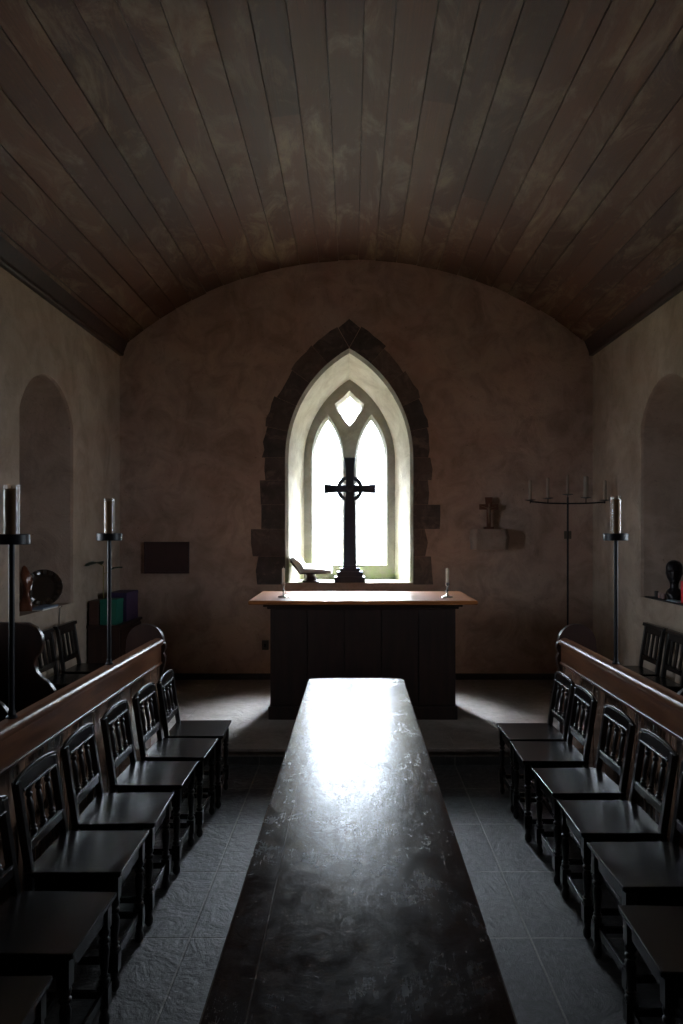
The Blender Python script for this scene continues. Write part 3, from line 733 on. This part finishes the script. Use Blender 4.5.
# ------------------------------------------------------------------ east wall fittings
pl = thing('wall_plaque', 'small dark rectangular plaque on the east wall left of the window', 'plaque', (-1.977, YB, 1.418))
mb = MB(); mb.box(-0.225, 0.225, -0.022, -0.002, -0.155, 0.155); mb.build('panel', M_plaque, pl, 0.003)
mb = MB()
for a in ((-0.238, 0.238, 0.150, 0.168), (-0.238, 0.238, -0.168, -0.150), (-0.238, -0.220, -0.150, 0.150), (0.220, 0.238, -0.150, 0.150)): mb.box(a[0], a[1], -0.030, -0.0005, a[2], a[3])
mb.build('frame', M_plaque, pl, 0.002)
br_ = MB()
def ringpts(z, w, d): return [(-w, 0, z), (-w, -d*0.8, z), (-w*0.8, -d, z), (w*0.8, -d, z), (w, -d*0.8, z), (w, 0, z)]
R0, R1, R2 = ringpts(0, 0.188, 0.17), ringpts(0.13, 0.200, 0.19), ringpts(0.215, 0.18, 0.18)
br_.loft(R0, R1); br_.loft(R1, R2); br_.add(R0, [(5, 4, 3, 2, 1, 0)]); br_.add(R2, [(0, 1, 2, 3, 4, 5)])
o = br_.build('stone_bracket', M_bracket, bevel=0.012, loc=(1.435, YB-0.001, 1.505))
tag(o, 'pale rough stone bracket projecting from the east wall right of the window', 'bracket')
cf = thing('crucifix', 'small brown wooden crucifix standing on the stone bracket', 'crucifix', (1.43, YB-0.07, 1.72))
mb = MB(); mb.box(-0.05, 0.05, -0.03, 0.03, 0, 0.025); mb.build('base', M_crucifix, cf, 0.003)
mb = MB(); mb.prism([(-0.022, 0.02), (-0.022, 0.205), (-0.10, 0.205), (-0.10, 0.262), (-0.032, 0.262), (-0.04, 0.335), (0.04, 0.335), (0.032, 0.262), (0.10, 0.262), (0.10, 0.205), (0.022, 0.205), (0.022, 0.02)], 'y', -0.012, 0.012); mb.build('cross', M_crucifix, cf, 0.003)
mb = MB()
mb.tube([(0.0, -0.020, 0.06), (0.002, -0.026, 0.10), (-0.004, -0.030, 0.135), (0, -0.024, 0.165), (0, -0.026, 0.20), (0, -0.024, 0.222), (0, -0.024, 0.232), (0.004, -0.026, 0.245), (0.004, -0.026, 0.262), (0.004, -0.026, 0.272)], [0.005, 0.008, 0.010, 0.014, 0.015, 0.015, 0.006, 0.011, 0.011, 0.003], 10)
for s in (-1, 1): mb.tube([(s*0.010, -0.024, 0.218), (s*0.045, -0.020, 0.232), (s*0.085, -0.017, 0.245)], [0.007, 0.005, 0.004], 8)
mb.build('figure', M_figure, cf)
so = thing('wall_socket', 'small dark socket box low on the east wall beside the altar', 'socket', (-0.93, YB, 0.49))
mb = MB(); mb.box(-0.035, 0.035, -0.035, -0.001, -0.05, 0.05); mb.build('box', M_grey, so, 0.004)
mb = MB(); mb.box(-0.012, 0.012, -0.045, -0.035, -0.02, 0.02); mb.build('switch', M_iron, so, 0.002)

# ------------------------------------------------------------------ cabinet in the left corner and what stands on it
cb = thing('cabinet', 'low dark red-brown cabinet in the left corner of the sanctuary', 'cabinet', (-2.315, 7.215, STEP_H))
mb = MB(); mb.box(-0.15, 0.145, -0.34, 0.34, 0.05, 0.675); mb.build('body', M_redwood, cb, 0.004)
mb = MB(); mb.box(-0.155, 0.16, -0.36, 0.36, 0.675, 0.70); mb.build('top', M_redwood, cb, 0.004)
mb = MB(); mb.box(-0.14, 0.13, -0.33, 0.33, 0.0, 0.05); mb.build('plinth', M_redwood, cb)
for s in (-1, 1):
    mb = MB(); mb.box(0.146, 0.160, min(s*0.005, s*0.325), max(s*0.005, s*0.325), 0.07, 0.655); d = mb.build('door', M_redwood, cb, 0.003)
    mb = MB(); mb.lathe([(0.008, 0.16), (0.013, 0.17), (0.010, 0.182), (0.002, 0.185)], (0, s*0.04, 0.36), 12, Matrix.Rotation(pi/2, 4, 'Y')); mb.build('knob', M_iron, d)
ct = STEP_H+0.70
def filebox(name, label, mat, x0, x1, y0, y1, h, lidm=None):
    t = thing(name, label, 'box', ((x0+x1)/2, (y0+y1)/2, ct)); a, b = (x1-x0)/2, (y1-y0)/2
    mb = MB(); mb.box(-a, a, -b, b, 0, h-0.03); mb.build('body', mat, t, 0.003)
    mb = MB(); mb.box(-a-0.003, a+0.003, -b-0.003, b+0.003, h-0.035, h); mb.build('lid', lidm or mat, t, 0.003)
filebox('card_box', 'green card box on the corner cabinet', M_green, -2.36, -2.205, 6.90, 7.10, 0.235)
filebox('card_box', 'purple card box on the corner cabinet behind the green one', M_purple, -2.36, -2.185, 7.14, 7.52, 0.28)
filebox('card_box', 'narrow brown box on the corner cabinet against the left wall', M_brownc, -2.455, -2.37, 6.88, 7.09, 0.225)
pp = thing('potted_plant', 'small plant with thin yellow stem and two broad dark leaves behind the boxes', 'plant', (-2.42, 7.17, ct))
mb = MB(); mb.lathe([(0.028, 0), (0.042, 0.03), (0.044, 0.08), (0.030, 0.11), (0.034, 0.12), (0.028, 0.12), (0.02, 0.1)], seg=18); mb.build('pot', M_grey, pp)
mb = MB(); mb.tube([(0, 0, 0.09), (0.005, -0.01, 0.25), (0.012, -0.03, 0.42), (0.02, -0.05, 0.535), (0.0, -0.10, 0.56)], 0.0045, 8)
mb.tube([(0.015, -0.04, 0.46), (0.09, -0.03, 0.505)], 0.003, 8); mb.build('stem', M_stem, pp)
def leaf(pts_c, w):
    m2 = MB(); n_ = len(pts_c); vs = []
    for i, p in enumerate(pts_c):
        t = i/(n_-1); ww = w*sin(pi*min(0.97, max(0.03, t)))**0.7; p = Vector(p)
        d = (Vector(pts_c[min(i+1, n_-1)])-Vector(pts_c[max(i-1, 0)])).normalized(); sd = d.cross(Vector((0, 0, 1))).normalized()
        for q in (-1, 0, 1):
            for dz in (0.0008, -0.0008): vs.append(p+sd*ww*q+Vector((0, 0, (0.012 if q else 0)+dz)))
    fs = []
    for i in range(n_-1):
        b = i*6; c_ = b+6
        fs += [(b, b+2, c_+2, c_), (b+2, b+4, c_+4, c_+2), (b+1, c_+1, c_+3, b+3), (b+3, c_+3, c_+5, b+5), (b, c_, c_+1, b+1), (b+4, b+5, c_+5, c_+4)]
    m2.add(vs, fs); return m2
leaf([(0.01, -0.08, 0.55), (0.0, -0.13, 0.575), (-0.012, -0.18, 0.58), (-0.02, -0.24, 0.57), (-0.03, -0.36, 0.55)], 0.075).build('leaf', M_leaf, pp)
leaf([(0.085, -0.03, 0.50), (0.12, -0.035, 0.515), (0.16, -0.04, 0.52), (0.20, -0.045, 0.52)], 0.03).build('leaf', M_leaf, pp)

# ------------------------------------------------------------------ left recess
SL, SR = 1.065, 1.12
def sillz(sill, d): return sill+0.001
pt = thing('display_plate', 'round dark wooden plate with fluted carved rim leaning in the left recess', 'plate', (-2.635, 6.30, sillz(SL, 0.16)+0.0))
mb = MB(); seg = 64; tilt = Matrix.Translation((0, 0, 0.150)) @ Matrix.Rotation(radians(18), 4, 'Z') @ Matrix.Rotation(radians(90-10), 4, 'X')
rings = []
for r, z, fl_ in ((0.001, 0.010, 0), (0.09, 0.010, 0), (0.105, 0.018, 0), (0.118, 0.026, 1), (0.132, 0.030, 1), (0.150, 0.034, 0.6), (0.155, 0.028, 0.4), (0.145, 0.016, 0), (0.10, 0.0, 0), (0.001, 0.0, 0)):
    rings.append([tuple(tilt @ Vector((r*(1+0.01*fl_*cos(18*2*pi*k/seg))*cos(2*pi*k/seg), r*(1+0.01*fl_*cos(18*2*pi*k/seg))*sin(2*pi*k/seg), z+0.006*fl_*cos(16*2*pi*k/seg)))) for k in range(seg)])
for a, b in zip(rings[:-1], rings[1:]): mb.loft(a, b)
mb.build('dish', M_plate, pt)
cv = thing('carved_figure', 'glossy brown carved wooden figure at the near edge of the left recess', 'carving', (-2.60, 5.87, sillz(SL, 0.16)))
mb = MB(); seg = 24; prev = None
for i in range(25):
    t = i/24; z = 0.36*t; r = 0.052*(0.75+0.25*sin(2*pi*t*1.5+1))*(1-0.45*t**3)
    if t > 0.97: r = 0.004
    cx_ = 0.010*sin(4*t)
    rg = [(cx_+r*(1+0.16*cos(3*(2*pi*k/seg)+7*t))*cos(2*pi*k/seg), 0.8*r*(1+0.16*cos(3*(2*pi*k/seg)+7*t))*sin(2*pi*k/seg), z) for k in range(seg)]
    if prev: mb.loft(prev, rg)
    else: mb.add(rg, [tuple(range(seg))])
    prev = rg
mb.build('body', M_copper, cv)
bo = thing('booklet', 'blue-grey booklets lying along the left recess sill', 'booklet', (-2.535, 6.10, sillz(SL, 0.05)))
mb = MB(); mb.box(-0.04, 0.08, -0.24, 0.07, 0.010, 0.022); mb.build('cover', M_blue, bo, 0.002)
mb = MB(); mb.box(-0.035, 0.075, -0.235, 0.065, 0.0, 0.010); mb.build('pages', M_paper, bo)
mb = MB(); mb.tube([(XL+0.035, 6.22, 1.068), (XL+0.014, 6.225, 1.05), (XL+0.006, 6.23, 0.95), (XL+0.006, 6.24, 0.5), (XL+0.006, 6.24, STEP_H+0.01)], 0.004, 8)
tag(mb.build('cable', M_grey), 'thin dark cable running down the left wall below the recess', 'cable')

# ------------------------------------------------------------------ right recess
ss = MB(); ss.box(XR-0.010, XR+0.36, 5.60, 6.44, SR+0.001, SR+0.013); 
tag(ss.build('sill_shelf', M_iron, bevel=0.002), 'thin dark shelf slab laid on the right recess sill', 'shelf')
zs = SR+0.014
hd = thing('portrait_bust', 'dark bronze bust of a head on the right recess sill', 'bust', (2.648, 6.10, zs), radians(-115)); hd.scale = (1.15, 1.15, 1.02)
# head looks along +X locally
mb = MB(); seg = 32; prev = None
H = [(0.0, 0.060, 0.045, 0.0), (0.02, 0.062, 0.047, 0), (0.045, 0.055, 0.060, 0), (0.075, 0.040, 0.050, 0), (0.095, 0.030, 0.030, 0), (0.125, 0.030, 0.029, 0.0), (0.145, 0.040, 0.034, 0.010), (0.158, 0.052, 0.040, 0.012),
     (0.175, 0.058, 0.046, 0.010), (0.19, 0.062, 0.050, 0.008), (0.21, 0.066, 0.053, 0.004), (0.235, 0.070, 0.056, 0.0), (0.26, 0.071, 0.057, -0.004), (0.285, 0.064, 0.052, -0.006), (0.305, 0.047, 0.040, -0.008), (0.318, 0.022, 0.02, -0.008), (0.321, 0.002, 0.002, -0.008)]
from bisect import bisect
def interp(z):
    for (a, b) in zip(H[:-1], H[1:]):
        if a[0] <= z <= b[0]:
            t = (z-a[0])/(b[0]-a[0]); t = t*t*(3-2*t)*0.5+t*0.5; return [a[i]+(b[i]-a[i])*t for i in range(1, 4)]
    return H[-1][1:]
for i in range(65):
    z = 0.321*i/64; rx, ry, ox = interp(z); rg = []
    for k in range(seg):
        a = 2*pi*k/seg; aa = a if a < pi else a-2*pi
        g = lambda z0, sz, a0, sa: math.exp(-((z-z0)/sz)**2-((abs(aa)-a0)/sa)**2)
        b = 0.016*g(0.206, 0.012, 0, 0.16)+0.010*g(0.222, 0.012, 0, 0.14)-0.008*g(0.226, 0.009, 0.36, 0.16)+0.006*g(0.242, 0.008, 0.3, 0.3)
        b += 0.006*g(0.184, 0.005, 0, 0.25)-0.004*g(0.178, 0.003, 0, 0.3)+0.005*g(0.171, 0.005, 0, 0.24)+0.008*g(0.152, 0.010, 0, 0.3)+0.010*g(0.212, 0.016, pi/2+0.1, 0.12)
        rg.append(((rx+b)*cos(a)+ox, (ry+b)*sin(a), z))
    if prev: mb.loft(prev, rg)
    else: mb.add(rg, [tuple(range(seg))])
    prev = rg
mb.build('head', M_bronze, hd)
def cup(name, label, cat, mat, x, y, r, h, group=None):
    m2 = MB(); m2.lathe([(r*0.9, 0), (r, 0.004), (r, h), (r*0.85, h), (r*0.8, h-0.006), (0.001, h-0.008)], seg=20)
    tag(m2.build(name, mat, loc=(x, y, zs)), label, cat, group)
cup('small_jar', 'tiny dark jar left of the bust on the right recess sill', 'jar', M_grey, 2.588, 6.31, 0.016, 0.055)
cup('tea_light', 'pale pink tea light on the right sill, nearer the dark jar', 'candle', M_pink, 2.595, 6.25, 0.019, 0.045, 'tea lights beside the bust')
cup('tea_light', 'pale pink tea light on the right sill, nearer the bust', 'candle', M_pink, 2.60, 6.195, 0.019, 0.045, 'tea lights beside the bust')
mb = MB(); mb.box(-0.04, 0.04, -0.11, 0.11, 0, 0.004); mb.box(-0.035, 0.035, -0.06, 0.10, 0.004, 0.007)
tag(mb.build('leaflet', plain('pale_blue_paper', (0.40, 0.50, 0.55), 0.7), loc=(2.595, 5.93, zs)), 'pale blue leaflets lying at the front of the right recess sill', 'leaflet')
rf = thing('card_folder', 'bright red folder standing on the right recess sill at frame edge', 'folder', (2.60, 5.735, zs))
mb = MB(); mb.prism([(-0.02, 0), (0.04, 0), (0.04, 0.012), (-0.008, 0.012), (-0.008, 0.17), (-0.02, 0.175)], 'y', -0.09, 0.09); mb.build('cover', M_red, rf, 0.002)
mb = MB(); mb.box(-0.007, 0.012, -0.085, 0.085, 0.0125, 0.165); mb.build('pages', M_paper, rf)
